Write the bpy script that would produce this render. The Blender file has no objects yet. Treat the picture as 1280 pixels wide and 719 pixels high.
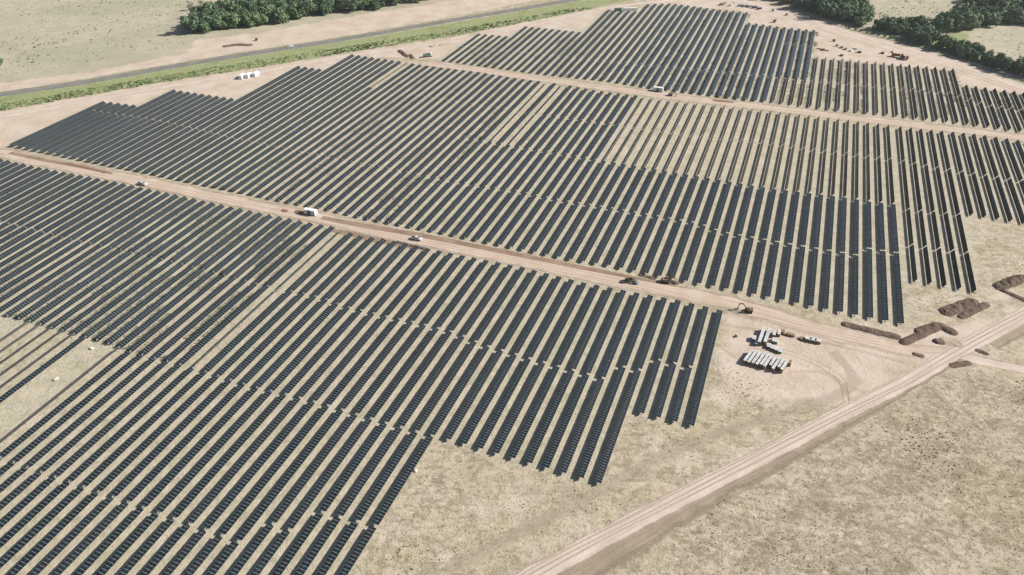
import bpy, bmesh, math, random
import numpy as np
from mathutils import Vector, noise as mnoise
random.seed(11); rng = np.random.default_rng(5)
SC = bpy.context.scene; COL = SC.collection
R = math.radians

# ------------------------------------------------------------------ camera geometry (flat site, camera 185 m up)
W0, H0 = 1280.0, 719.0
F, XV, YV, HC = 890.0, 1078.0, -310.0, 185.0
TH = math.atan((H0 / 2 - YV) / F); CT, TT = math.cos(TH), math.tan(TH)
PSI = math.atan((XV - 640) / (F / CT)); CP, SP = math.cos(PSI), math.sin(PSI)
DROW = (SP, CP)            # along the rows, away from the camera
NROW = (CP, -SP)           # across the rows, to the right
def G(x, y):               # photo pixel -> ground point
    q = y - YV
    return (HC * (x - 640) / (CT * q), HC * F / (CT * CT * q) - HC * TT)
def PIX(X, Y, Z=0.0):      # ground point(s) -> photo pixel
    hc = HC - Z
    zc = Y * CT + hc * math.sin(TH)
    yc = hc * CT - Y * math.sin(TH)
    return 640 + F * X / zc, H0 / 2 + F * yc / zc
def mpp(y): return HC / (CT * (y - YV))      # metres per photo pixel, across
def st(x, y):
    X, Y = G(x, y); return NROW[0] * X + NROW[1] * Y, DROW[0] * X + DROW[1] * Y

cam = bpy.data.cameras.new('camera'); co = bpy.data.objects.new('camera', cam); COL.objects.link(co)
co.location = (0, 0, HC); co.rotation_euler = (math.pi / 2 - TH, 0, 0)
cam.sensor_width = 36; cam.lens = 36 * F / W0; cam.clip_start = 1; cam.clip_end = 20000
SC.camera = co

# ------------------------------------------------------------------ light
SUN = Vector((1.55, 0.15, 1.0)).normalized()
sl = bpy.data.lights.new('sun', 'SUN'); so = bpy.data.objects.new('sun', sl); COL.objects.link(so)
sl.energy = 4.8; sl.angle = R(0.5); sl.color = (1.0, 0.957, 0.90)
so.rotation_euler = SUN.to_track_quat('Z', 'Y').to_euler()
w = bpy.data.worlds.new('World'); SC.world = w; w.use_nodes = True
nt = w.node_tree; sky = nt.nodes.new('ShaderNodeTexSky'); sky.sky_type = 'NISHITA'; sky.sun_disc = False
sky.sun_elevation = math.asin(SUN.z); sky.sun_rotation = math.atan2(SUN.x, SUN.y)
sky.altitude = 300; sky.air_density = 1.0; sky.dust_density = 2.0
bg = nt.nodes['Background']; bg.inputs['Strength'].default_value = 0.055
nt.links.new(sky.outputs['Color'], bg.inputs['Color'])
SC.view_settings.view_transform = 'Standard'; SC.view_settings.look = 'None'
SC.view_settings.exposure = 0.62; SC.view_settings.gamma = 1
try: SC.cycles.filter_width = 1.45
except Exception: pass

# ------------------------------------------------------------------ node helper
class N:
    def __init__(s, name):
        s.m = bpy.data.materials.new(name); s.m.use_nodes = True
        s.t = s.m.node_tree; s.b = s.t.nodes['Principled BSDF']; s.out = s.t.nodes['Material Output']
    def n(s, typ, **kw):
        d = s.t.nodes.new('ShaderNode' + typ)
        for k, v in kw.items():
            if k.startswith('i_'): s.set(d, k[2:].replace('_', ' '), v)
            else: setattr(d, k, v)
        return d
    def set(s, d, key, v):
        sock = d.inputs[int(key)] if str(key).isdigit() else d.inputs[key]
        if isinstance(v, bpy.types.NodeSocket): s.t.links.new(v, sock)
        else: sock.default_value = v
    def L(s, a, d, key): s.set(d, key, a)
    def noise(s, vec, scale, detail=4, rough=0.55, dist=0):
        d = s.n('TexNoise'); s.L(vec, d, 'Vector')
        d.inputs['Scale'].default_value = scale; d.inputs['Detail'].default_value = detail
        d.inputs['Roughness'].default_value = rough; d.inputs['Distortion'].default_value = dist
        return d.outputs['Fac']
    def ramp(s, f, a, b, smooth=True):
        d = s.n('MapRange'); d.interpolation_type = 'SMOOTHSTEP' if smooth else 'LINEAR'
        s.L(f, d, 'Value'); d.inputs['From Min'].default_value = a; d.inputs['From Max'].default_value = b
        return d.outputs['Result']
    def math(s, op, a, b=0.0, c=None):
        d = s.n('Math'); d.operation = op; s.set(d, 0, a); s.set(d, 1, b)
        if c is not None: s.set(d, 2, c)
        return d.outputs[0]
    def mix(s, f, a, b):
        d = s.n('Mix'); d.data_type = 'RGBA'
        s.set(d, 0, f)
        for i, v in ((6, a), (7, b)):
            if isinstance(v, tuple): d.inputs[i].default_value = (*v, 1) if len(v) == 3 else v
            else: s.t.links.new(v, d.inputs[i])
        return d.outputs[2]
    def pos(s): return s.n('NewGeometry').outputs['Position']
    def attr(s, name): return s.n('Attribute', attribute_name=name)
    def base(s, c):
        if isinstance(c, tuple): s.b.inputs['Base Color'].default_value = (*c, 1)
        else: s.t.links.new(c, s.b.inputs['Base Color'])
    def rough(s, v): s.set(s.b, 'Roughness', v)
    def spec(s, v): s.b.inputs['Specular IOR Level'].default_value = v
    def bump(s, h, strength, dist):
        d = s.n('Bump'); d.inputs['Strength'].default_value = strength; d.inputs['Distance'].default_value = dist
        s.L(h, d, 'Height'); s.t.links.new(d.outputs[0], s.b.inputs['Normal'])

def plain(name, c, rough=0.6, metal=0.0, var=0.18, scale=1.5):
    m = N(name); f = m.noise(m.pos(), scale, 5, 0.6)
    lo = tuple(x * (1 - var) for x in c); hi = tuple(min(1, x * (1 + var)) for x in c)
    m.base(m.mix(m.ramp(f, 0.3, 0.7), lo, hi)); m.rough(rough); m.b.inputs['Metallic'].default_value = metal
    return m.m

M = dict(motor=plain('motor_grey', (.26, .26, .26), .6), tube=plain('weathered_tube', (.085, .083, .08), .7), dusty=plain('dusty_white_paint', (.52, .50, .46), .6), bagcloth=plain('dusty_bag', (.55, .52, .45), .8), 
    white=plain('white_paint', (.74, .74, .72), .45), wrap=plain('white_wrap', (.54, .54, .53), .45, var=.22, scale=.8),
    steel=plain('galvanised_steel', (.30, .31, .32), .55, .3), dark=plain('dark_rubber', (.03, .03, .03), .8),
    glass=plain('window_glass', (.03, .04, .05), .12), yellow=plain('machine_yellow', (.27, .19, .09), .65),
    orange=plain('machine_orange', (.20, .125, .08), .7), card=plain('brown_cardboard', (.22, .15, .09), .85),
    wood=plain('pallet_wood', (.24, .17, .11), .9), grey=plain('grey_metal', (.25, .26, .27), .5, .3),
    green=plain('green_paint', (.10, .22, .13), .5), red=plain('red_brown_paint', (.26, .08, .05), .6),
    bark=plain('bark', (.12, .09, .065), .95, scale=3), back=plain('panel_backsheet', (.030, .027, .025), .75),
    lamp=plain('lamp_lens', (.75, .72, .62), .2), bluegrey=plain('tarpaulin_grey', (.36, .39, .42), .6))

# ------------------------------------------------------------------ object helpers
def link(name, me, mat=None, parent=None, loc=None, rz=None):
    o = bpy.data.objects.new(name, me); COL.objects.link(o)
    if me is not None and mat is not None and not len(me.materials): me.materials.append(mat)
    if parent: o.parent = parent
    if loc is not None: o.location = loc
    if rz is not None: o.rotation_euler = (0, 0, rz)
    return o
def tag(o, label=None, cat=None, group=None, kind=None):
    for k, v in (('label', label), ('category', cat), ('group', group), ('kind', kind)):
        if v: o[k] = v
    return o
def thing(name, label, cat, loc=(0, 0, 0), rz=0.0, group=None):
    o = bpy.data.objects.new(name, None); COL.objects.link(o); o.empty_display_size = .5
    o.location = loc; o.rotation_euler = (0, 0, rz)
    return tag(o, label, cat, group)
class MB:
    def __init__(s): s.v = []; s.f = []
    def add(s, v, f):
        n = len(s.v); s.v += [tuple(p) for p in v]; s.f += [tuple(n + i for i in q) for q in f]; return s
    def prism(s, pts, x0, x1, axis='x'):     # profile pts in (y,z) swept along x (or profile (x,z) swept along y)
        n = len(pts); a = []; 
        for t in (x0, x1):
            for p in pts: a.append((t, p[0], p[1]) if axis == 'x' else (p[0], t, p[1]))
        f = [tuple(range(n))[::-1], tuple(range(n, 2 * n))] + [(i, (i + 1) % n, n + (i + 1) % n, n + i) for i in range(n)]
        return s.add(a, f)
    def box(s, cx, cy, z0, sx, sy, sz, bv=0.0, rz=0.0):
        x, y = sx / 2, sy / 2; b = min(bv, x * .45, y * .45, sz * .45)
        c, d = math.cos(rz), math.sin(rz)
        def ring(i, z): return [(px * c - py * d + cx, px * d + py * c + cy, z) for px, py in
            ((-x + i, -y), (x - i, -y), (x, -y + i), (x, y - i), (x - i, y), (-x + i, y), (-x, y - i), (-x, -y + i))]
        def ring2(i, z): return [(px * c - py * d + cx, px * d + py * c + cy, z) for px, py in
            ((-x + 2*i, -y + i), (x - 2*i, -y + i), (x - i, -y + 2*i), (x - i, y - 2*i), (x - 2*i, y - i), (-x + 2*i, y - i), (-x + i, y - 2*i), (-x + i, -y + 2*i))]
        if b <= 0:
            v = [(px * c - py * d + cx, px * d + py * c + cy, z) for z in (z0, z0 + sz) for px, py in ((-x, -y), (x, -y), (x, y), (-x, y))]
            return s.add(v, [(3, 2, 1, 0), (4, 5, 6, 7), (0, 1, 5, 4), (1, 2, 6, 5), (2, 3, 7, 6), (3, 0, 4, 7)])
        v = ring(b, z0) + ring(b, z0 + sz - b) + ring2(b, z0 + sz)
        f = [tuple(range(8))[::-1], tuple(range(16, 24))]
        for k in (0, 8): f += [(k + i, k + (i + 1) % 8, k + 8 + (i + 1) % 8, k + 8 + i) for i in range(8)]
        return s.add(v, f)
    def tube(s, p, q, r0, r1=None, n=8):
        r1 = r0 if r1 is None else r1
        p, q = Vector(p), Vector(q); d = (q - p).normalized()
        a = d.orthogonal().normalized(); b = d.cross(a)
        v = [tuple(c + (a * math.cos(t) + b * math.sin(t)) * r) for c, r in ((p, r0), (q, r1)) for t in [2 * math.pi * i / n for i in range(n)]]
        f = [(i, (i + 1) % n, n + (i + 1) % n, n + i) for i in range(n)] + [tuple(range(n))[::-1], tuple(range(n, 2 * n))]
        return s.add(v, f)
    def mesh(s, name, mat):
        me = bpy.data.meshes.new(name); me.from_pydata(s.v, [], s.f); me.materials.append(mat); return me
    def build(s, name, mat, parent=None, loc=None, rz=None): return link(name, s.mesh(name, mat), None, parent, loc, rz)
ORD1 = 'zeroth first second third fourth fifth sixth seventh eighth ninth tenth eleventh twelfth thirteenth fourteenth fifteenth sixteenth seventeenth eighteenth nineteenth'.split()
TENS = {2: 'twent', 3: 'thirt', 4: 'fort', 5: 'fift', 6: 'sixt', 7: 'sevent', 8: 'eight', 9: 'ninet'}
def ordinal(n):
    if n < 20: return ORD1[n]
    if n >= 100: return 'hundred-and-' + ordinal(n - 100) if n > 100 else 'hundredth'
    t, u = divmod(n, 10)
    return TENS[t] + 'ieth' if u == 0 else TENS[t] + 'y-' + ORD1[u]

# ------------------------------------------------------------------ ground sheet with soil / green / field weights
def inpoly(px, py, poly):
    r = np.zeros(px.shape, bool); n = len(poly)
    for i in range(n):
        x1, y1 = poly[i]; x2, y2 = poly[(i + 1) % n]
        if y1 == y2: continue
        c = ((y1 > py) != (y2 > py)) & (px < (x2 - x1) * (py - y1) / (y2 - y1) + x1)
        r ^= c
    return r
P1UP = [(-400, 122), (-200, 162), (4, 202), (54, 213), (144, 230), (339, 272), (390, 282), (415, 286), (450, 298), (483, 302), (552, 317), (653, 337), (729, 356), (796, 369), (847, 378), (930, 398)]
P2LOW = [(-60, 169), (8, 183), (58, 192.5), (117, 204.5), (181, 217), (235, 228.5), (359, 254), (412, 264), (462, 276), (539, 290), (620, 307), (711, 326), (761, 334), (821, 347), (885, 359), (956, 373), (1026, 388), (1140, 410)]
P2UP = [(430, 69), (484, 77), (537, 85), (600, 92.6), (643, 100), (704, 107.5), (747, 116), (815, 124), (857, 129), (917, 136), (1001, 146), (1068, 154.5), (1136, 163), (1220, 171), (1267, 178), (1330, 186), (1500, 208)]
P3LOW = [(530, 73), (549, 76), (575, 79.4), (611, 84.4), (638, 88), (680, 94), (761, 102.5), (811, 111), (850, 116), (930, 126), (967, 129), (1031, 138), (1098, 144.4), (1176, 153), (1230, 159.6), (1273, 166), (1400, 182), (1600, 208)]
def axis(a, b, n): return np.linspace(a, b, n)
gx = np.concatenate([[-6000, -3500, -2000, -1200, -800], axis(-600, 600, 481), [800, 1200, 2000, 3500, 6000]])
gy = np.concatenate([[-3000, -1500, -700, -300], axis(-80, 860, 377), [1000, 1300, 1800, 2600, 4000, 7000]])
nx, ny = len(gx), len(gy)
XX, YY = np.meshgrid(gx, gy)
zc = YY * CT + HC * math.sin(TH); ok = zc > 20
zs = np.where(ok, zc, 1.0)
PX = np.where(ok, 640 + F * XX / zs, -9e5); PY = np.where(ok, H0 / 2 + F * (HC * CT - YY * math.sin(TH)) / zs, 9e5)
def blur(a, k=1):
    for _ in range(k):
        a = (np.roll(a, 1, 0) + a * 2 + np.roll(a, -1, 0)) / 4; a = (np.roll(a, 1, 1) + a * 2 + np.roll(a, -1, 1)) / 4
    return a
def mask(polys, k=2, val=1.0):
    m = np.zeros(PX.shape)
    for p in polys: m = np.maximum(m, inpoly(PX, PY, p) * val)
    return blur(m, k)
HWY = [(-300, 165), (0, 119), (101, 104), (235, 80.5), (336, 64), (430, 49.5), (559, 27), (640, 13.5), (710, 1.5), (830, -18), (1000, -45)]
soil_polys = [
    # strip between the highway verge and the panels, left
    [(-60, 150), (0, 140), (120, 118), (235, 98), (330, 84), (430, 68), (560, 47), (660, 27), (760, 8), (870, -4), (960, 0), (960, 16), (800, 5), (756, 12), (724, 40), (660, 34), (633, 46), (592, 42), (548, 74), (450, 71), (401, 88), (376, 84), (292, 125), (210, 113), (165, 133), (124, 128), (5, 184), (-60, 196)],
    # bare construction ground right of the far block
    [(930, 14), (944, 2), (1010, 22), (1080, 43), (1170, 66), (1290, 106), (1300, 122), (1200, 108), (1187, 88), (1020, 74), (1019, 40), (938, 30)],
    # shoulder between the field and the highway
    [(-60, 118), (0, 104), (100, 92), (235, 66), (242, 50), (330, 40), (430, 22), (540, 4), (640, -8), (700, -6), (560, 22), (430, 45), (336, 60), (235, 76), (100, 99), (-60, 125)]]
soil = mask(soil_polys, 2) * .9
# work yard beside the front block
soil = np.maximum(soil, mask([[(900, 392), (1126, 410), (1240, 395), (1290, 372), (1300, 400), (1070, 510), (1010, 500), (930, 500), (880, 520), (900, 440)]], 6, .75))
soil = np.maximum(soil, mask([[(1130, 352), (1225, 368), (1215, 275), (1300, 285), (1300, 390), (1200, 420), (1128, 412)]], 5, .35))
soil = np.maximum(soil, mask([[(600, 560), (770, 612), (880, 536), (1075, 495), (1090, 505), (860, 612), (690, 719), (540, 719)]], 6, .4))
soil = np.maximum(soil, mask([[(740, 116), (1000, 147), (985, 240), (728, 200)]], 4, .35))
green = mask([[(-300, 168), (0, 121), (101, 106), (235, 82.5), (336, 66), (430, 52), (559, 30), (640, 16), (720, 2), (830, -14), (880, -20), (900, -12), (830, -6), (770, 4), (700, 19), (640, 31), (559, 46), (430, 66), (336, 82), (235, 97), (101, 120), (0, 138), (-300, 188)]], 1)
green = np.maximum(green, mask([[(1160, 46), (1180, 42), (1205, 40), (1215, 46), (1200, 60), (1215, 70), (1180, 62), (1165, 58)]], 2, .85))
green = np.maximum(green, mask([[(1060, 36), (1095, 44), (1170, 66), (1225, 80), (1300, 104), (1300, 98), (1225, 72), (1165, 57), (1090, 36)]], 1, .6))
green = np.maximum(green, mask([[(1190, 100), (1240, 112), (1240, 116), (1200, 106)]], 1, .5))
field = mask([[(-900, 200), (-60, 118), (0, 104), (100, 92), (235, 66), (242, 50), (330, 40), (430, 22), (540, 4), (640, -8), (1100, -290), (-3000, -290)]], 3)
field = np.maximum(field, mask([[(1000, 10), (1090, 40), (1175, 60), (1300, 100), (3000, 500), (3000, -290), (1000, -290)]], 3))
rowstrip = mask([[p for p in P2UP] + [(1330, 285), (1212, 268), (1222, 366), (1130, 352)] + P2LOW[::-1] + [(126, 128), (210, 113), (376, 86)], [p for p in P3LOW] + [(1500, 150), (1190, 107), (1187, 89), (1020, 74), (1018, 40), (940, 31), (860, 8), (756, 13), (657, 35), (592, 42)],
    [p for p in P1UP] + [(897, 391), (860, 535), (785, 515), (740, 604), (540, 545), (430, 730), (-400, 900)]], 2)
vert = np.stack([XX.ravel(), YY.ravel(), np.zeros(nx * ny)], 1)
ii = np.arange(nx * ny).reshape(ny, nx)
quads = np.stack([ii[:-1, :-1], ii[:-1, 1:], ii[1:, 1:], ii[1:, :-1]], -1).reshape(-1, 4)
def npmesh(name, v, q, mats, midx=None, uv=None):
    me = bpy.data.meshes.new(name); k = q.shape[1]
    me.vertices.add(len(v)); me.vertices.foreach_set('co', np.asarray(v, np.float32).ravel())
    me.loops.add(q.size); me.loops.foreach_set('vertex_index', q.ravel().astype(np.int32))
    me.polygons.add(len(q)); me.polygons.foreach_set('loop_start', np.arange(0, q.size, k, dtype=np.int32))
    for m in mats: me.materials.append(m)
    if midx is not None: me.polygons.foreach_set('material_index', np.asarray(midx, np.int32))
    if uv is not None:
        l = me.uv_layers.new(name='UVMap'); l.data.foreach_set('uv', np.asarray(uv, np.float32).ravel())
    me.polygons.foreach_set('use_smooth', np.zeros(len(q), bool)); me.update(calc_edges=True); me.validate(); return me
def fattr(me, name, vals):
    a = me.attributes.new(name, 'FLOAT', 'POINT'); a.data.foreach_set('value', np.asarray(vals, np.float32).ravel())

def ground_colour(m, soilf, greenf, fieldf):
    p = m.pos()
    n_big = m.noise(p, .012, 4); n_mid = m.noise(p, .07, 5, .6); n_f = m.noise(p, .42, 6, .7, .4); n_ff = m.noise(p, 1.6, 4, .7)
    st_ = m.n('Mapping'); m.L(p, st_, 'Vector'); st_.inputs['Rotation'].default_value = (0, 0, R(38)); st_.inputs['Scale'].default_value = (.4, 1, 1)
    n_st = m.noise(st_.outputs[0], .42, 6, .7, 1.2)
    straw, pale, olive, brown = (.45, .375, .255), (.53, .455, .36), (.225, .20, .125), (.285, .23, .165)
    c = m.mix(m.ramp(n_mid, .35, .68), straw, pale)
    c = m.mix(m.math('MULTIPLY', m.ramp(n_big, .42, .62), .5), c, (.385, .345, .215))
    n_m2 = m.noise(p, .2, 6, .72, .8)
    c = m.mix(m.math('MULTIPLY', m.ramp(n_m2, .50, .62), .72), c, (.275, .235, .155))
    c = m.mix(m.math('MULTIPLY', m.ramp(n_m2, .46, .36), .6), c, (.575, .49, .39))
    c = m.mix(m.math('MULTIPLY', m.ramp(n_st, .48, .66), .8), c, olive)
    c = m.mix(m.math('MULTIPLY', m.ramp(n_f, .54, .72), .8), c, brown)
    c = m.mix(m.math('MULTIPLY', m.ramp(n_ff, .54, .76), .5), c, (.23, .19, .13))
    c = m.mix(m.math('MULTIPLY', m.ramp(n_ff, .46, .32), .45), c, (.58, .52, .42))
    c = m.mix(m.math('MULTIPLY', m.attr('rows').outputs['Fac'], .7), c, m.mix(m.ramp(n_m2, .35, .65), (.51, .45, .345), (.42, .395, .285)))
    n_s = m.noise(st_.outputs[0], .11, 6, .7, 1.5)
    sc = m.mix(m.ramp(n_s, .40, .58), (.25, .20, .135), (.45, .375, .275)); sc = m.mix(m.math('MULTIPLY', m.ramp(n_st, .46, .62), .7), sc, (.52, .45, .37)); sc = m.mix(m.math('MULTIPLY', m.ramp(n_f, .5, .66), .75), sc, (.20, .17, .12)); sc = m.mix(m.math('MULTIPLY', m.ramp(n_big, .45, .6), .35), sc, (.30, .27, .15))
    c = m.mix(m.math('MULTIPLY', m.attr('scrub').outputs['Fac'], .72), c, sc)
    st2 = m.n('Mapping'); m.L(p, st2, 'Vector'); st2.inputs['Rotation'].default_value = (0, 0, R(66)); st2.inputs['Scale'].default_value = (.68, 1, 1)
    n_k = m.noise(st2.outputs[0], .68, 6, .74, .3); n_k2 = m.noise(st2.outputs[0], .17, 6, .74, .5)
    kk = m.math('ADD', m.math('MULTIPLY', m.attr('scrub').outputs['Fac'], .28), .50); kk = m.math('MULTIPLY', kk, m.math('SUBTRACT', 1.0, m.math('MULTIPLY', m.attr('rows').outputs['Fac'], .55)))
    n_w = m.ramp(n_mid, .30, .58)
    c = m.mix(m.math('MULTIPLY', m.math('MULTIPLY', m.ramp(n_k, .52, .61), kk), n_w), c, (.20, .16, .105))
    c = m.mix(m.math('MULTIPLY', m.math('MULTIPLY', m.ramp(n_k, .47, .38), kk), m.ramp(n_mid, .68, .40)), c, (.58, .505, .415))
    c = m.mix(m.math('MULTIPLY', m.math('MULTIPLY', m.ramp(n_k2, .50, .62), kk), .85), c, (.22, .19, .125))
    c = m.mix(m.math('MULTIPLY', m.math('MULTIPLY', m.ramp(n_k2, .45, .36), kk), .6), c, (.57, .49, .385))
    # far pasture
    fcol = m.mix(m.ramp(n_mid, .35, .65), (.41, .365, .27), (.47, .415, .315))
    fcol = m.mix(m.math('MULTIPLY', m.ramp(n_big, .42, .6), .6), fcol, (.335, .32, .22))
    fcol = m.mix(m.math('MULTIPLY', m.ramp(n_m2, .5, .66), .5), fcol, (.27, .265, .18))
    fcol = m.mix(m.math('MULTIPLY', m.ramp(n_f, .50, .72), .45), fcol, (.25, .255, .15))
    c = m.mix(fieldf, c, fcol)
    # bare soil
    scol = m.mix(m.ramp(n_mid, .3, .7), (.48, .38, .295), (.57, .485, .40))
    scol = m.mix(m.math('MULTIPLY', m.ramp(n_f, .54, .72), .55), scol, (.39, .29, .20))
    scol = m.mix(m.math('MULTIPLY', m.ramp(n_ff, .55, .75), .35), scol, (.36, .29, .20))
    sm = m.ramp(m.math('ADD', soilf, m.math('MULTIPLY', m.math('SUBTRACT', n_mid, .5), 1.1)), .25, .75)
    c = m.mix(sm, c, scol)
    gcol = m.mix(m.ramp(n_f, .35, .65), (.22, .25, .11), (.32, .335, .175))
    gcol = m.mix(m.math('MULTIPLY', m.ramp(n_mid, .5, .7), .6), gcol, (.13, .18, .06))
    gm = m.ramp(m.math('ADD', greenf, m.math('MULTIPLY', m.math('SUBTRACT', n_f, .5), .9)), .3, .7)
    c = m.mix(gm, c, gcol)
    m.base(c); m.rough(.95); m.spec(.15)
    h = m.math('ADD', m.math('MULTIPLY', n_f, .7), m.math('MULTIPLY', n_ff, .35)); m.bump(h, .9, .55)
    return c
gm_ = N('dry_ground')
ground_colour(gm_, gm_.attr('soil').outputs['Fac'], gm_.attr('green').outputs['Fac'], gm_.attr('field').outputs['Fac'])
me = npmesh('ground', vert, quads, [gm_.m])
# grass grows greener and straw-pale between the rows of the front block
fattr(me, 'soil', soil); fattr(me, 'green', np.maximum(green, rowstrip * .10)); fattr(me, 'field', field); fattr(me, 'rows', rowstrip); fattr(me, 'scrub', mask([[(640, 800), (860, 645), (1080, 520), (1195, 462), (1320, 490), (1900, 800)]], 4))
tag(link('ground', me), kind='structure')

# ------------------------------------------------------------------ roads and tracks: ribbons a few mm above the ground
def ribbon(name, pts, z, mat, sub=6):
    """pts: (x, y, half width left m, half width right m) in photo pixels, laid on the ground"""
    W = [(Vector(G(x, y)), a, b) for x, y, a, b in pts]; c = []
    for i in range(len(W) - 1):
        p0, p1, p2, p3 = W[max(i - 1, 0)][0], W[i][0], W[i + 1][0], W[min(i + 2, len(W) - 1)][0]
        for k in range(sub):
            t = k / sub
            p = .5 * ((2 * p1) + (p2 - p0) * t + (2 * p0 - 5 * p1 + 4 * p2 - p3) * t * t + (3 * p1 - p0 - 3 * p2 + p3) * t ** 3)
            c.append((p, W[i][1] + (W[i + 1][1] - W[i][1]) * t, W[i][2] + (W[i + 1][2] - W[i][2]) * t))
    c.append(W[-1]); v = []; q = []; av = []; al = []; L = 0
    for i, (p, a, b) in enumerate(c):
        d = (c[min(i + 1, len(c) - 1)][0] - c[max(i - 1, 0)][0]).normalized(); n = Vector((d.y, -d.x))
        if i: L += (p - c[i - 1][0]).length
        for k in range(9):
            s = -1 + k / 4; o = s * (a if s < 0 else b)
            v.append((p.x + n.x * o, p.y + n.y * o, z)); av.append(s); al.append(L)
    for i in range(len(c) - 1):
        for k in range(8):
            j = i * 9 + k; q.append((j, j + 1, j + 10, j + 9))
    q = np.array(q)[:, ::-1]
    me = npmesh(name, np.array(v), q, [mat]); fattr(me, 'side', av); fattr(me, 'run', al)
    return tag(link(name, me), kind='structure')
def track_mat(name, lo, hi, edge=.35, ruts=0.0, rutcol=(.3, .23, .17), opacity=1.0):
    m = N(name); p = m.pos(); nm = m.noise(p, .12, 5, .6); nf = m.noise(p, .9, 5, .65)
    side = m.attr('side').outputs['Fac']; run = m.attr('run').outputs['Fac']
    cv = m.n('CombineXYZ'); m.L(m.math('MULTIPLY', side, 5.0), cv, 'X'); m.L(m.math('MULTIPLY', run, .03), cv, 'Y')
    ns = m.noise(cv.outputs[0], 1.0, 4, .6)
    c = m.mix(m.ramp(nm, .3, .7), lo, hi)
    c = m.mix(m.math('MULTIPLY', m.ramp(ns, .48, .66), ruts), c, rutcol)
    c = m.mix(m.math('MULTIPLY', m.ramp(nf, .54, .74), .35), c, tuple(x * .72 for x in lo))
    m.base(c); m.rough(.95); m.spec(.1); m.bump(nf, .6, .15)
    a = m.math('SUBTRACT', 1.0, m.math('ABSOLUTE', side))
    a = m.math('ADD', a, m.math('MULTIPLY', m.math('SUBTRACT', nm, .5), edge * 1.6)); a = m.math('ADD', a, m.math('MULTIPLY', m.math('SUBTRACT', nf, .5), edge * .9))
    al = m.math('MULTIPLY', m.ramp(a, .02, edge), opacity)
    m.set(m.b, 'Alpha', al)
    return m.m
T_pale = track_mat('pale_dirt_track', (.51, .415, .345), (.60, .51, .43), .26, .8, (.40, .32, .26))
T_pink = track_mat('pink_dirt_track', (.47, .375, .285), (.56, .46, .37), .5, .75, (.42, .305, .235))
T_verge = track_mat('graded_verge', (.275, .225, .165), (.35, .285, .21), .5, .5, (.22, .17, .12))
T_brown = track_mat('brown_trench_soil', (.24, .16, .11), (.36, .26, .19), .45, .3, (.17, .12, .08), .9)
T_faint = track_mat('faint_track', (.45, .37, .29), (.53, .45, .36), .7, .6, (.36, .29, .22), .38)
T_rut = track_mat('tyre_rut_soil', (.36, .29, .22), (.43, .355, .28), 1.0, .4, (.30, .24, .18), .36)
T_tar = track_mat('old_asphalt', (.17, .17, .168), (.22, .218, .21), .16, .3, (.10, .10, .10))
T_edge = track_mat('grey_gravel_shoulder', (.20, .20, .15), (.29, .27, .20), .4, .3, (.16, .18, .10), .9)
def mids(A, B, xs, la, lb):
    def at(P, x):
        for (x1, y1), (x2, y2) in zip(P, P[1:]):
            if x1 <= x <= x2: return y1 + (y2 - y1) * (x - x1) / (x2 - x1)
    return [(x, at(A, x) * .5 + at(B, x) * .5, la, lb) for x in xs]
# big dirt road, bottom right
ribbon('dirt_road_verge', [(650, 760, 2, 7.5), (712, 719, 2, 7.0), (850, 631, 2, 6.8), (960, 573, 2, 6.2), (1066, 515, 2, 5), (1110, 496, 2, 3.2), (1196, 445, 2, 3)], .004, T_verge)
ribbon('dirt_road', [(590, 766, 3.6, 3.6), (680, 712.5, 3.5, 3.5), (850, 622.5, 3.6, 3.6), (955, 569.5, 3.5, 3.5), (1065, 510.5, 3.5, 3.5), (1139, 474, 3.6, 3.6), (1197, 439, 3.7, 3.7), (1280, 394.5, 4.0, 4.0), (1400, 330, 4.0, 4.0)], .010, T_pale)
ribbon('road_berm', [(690, 760, .7, .7), (742, 719, .7, .7), (800, 684, .5, .5), (872, 644, .8, .8), (930, 612, .5, .5), (985, 580, .7, .7), (1085, 522, .6, .6)], .012, T_rut)
ribbon('dirt_road_between_blocks', mids(P1UP, P2LOW, [-50, 20, 90, 160, 240, 320, 400, 480, 560, 640, 720, 800, 880, 925], 6.2, 6.2) + [(1000, 405, 6.5, 6.5), (1080, 425, 6, 6), (1150, 440, 5, 5), (1200, 440, 4, 4)], .005, T_pink)
ribbon('dirt_road_far', mids(P2UP, P3LOW, [535, 600, 680, 760, 840, 920, 1000, 1080, 1160, 1240, 1320], 7, 7), .005, T_pink)
ribbon('dirt_road_at_edge', [(0, 196, 4, 4), (-80, 180, 4, 4), (40, 192, 4, 4)][:2] + [(-160, 170, 4, 4)], .006, T_pink)
ribbon('perimeter_track_left', [(-120, 158, 3.5, 3.5), (0, 146, 3.5, 3.5), (120, 124, 3.5, 3.5), (235, 104, 4, 4), (330, 89, 4, 4), (440, 69, 4.5, 4.5), (560, 53, 4, 4), (660, 33, 4, 4), (760, 10, 4, 4), (860, -2, 4, 4)], .005, T_pale)
ribbon('perimeter_track_right', [(900, -8, 4, 4), (944, 5, 4, 4), (1010, 25, 4, 4), (1080, 46.5, 4, 4), (1170, 71, 4, 4), (1280, 110, 4.5, 4.5), (1400, 155, 4.5, 4.5)], .005, T_pale)
ribbon('perimeter_ditch_right', [(1010, 21, 1.5, 1.5), (1080, 42, 1.5, 1.5), (1170, 66, 1.5, 1.5), (1280, 104, 2, 2), (1400, 148, 2, 2)], .006, T_edge)
ribbon('inner_track_right', [(1019, 34, 3, 3), (1090, 58, 3, 3), (1180, 84, 3.5, 3.5), (1290, 118, 4, 4)], .006, T_pink)
ribbon('highway_shoulder', [(x, y, 7, 4) for x, y in HWY], .004, T_edge)
ribbon('highway', [(x, y, 2.5, 2.5) for x, y in HWY], .010, T_tar)
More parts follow.
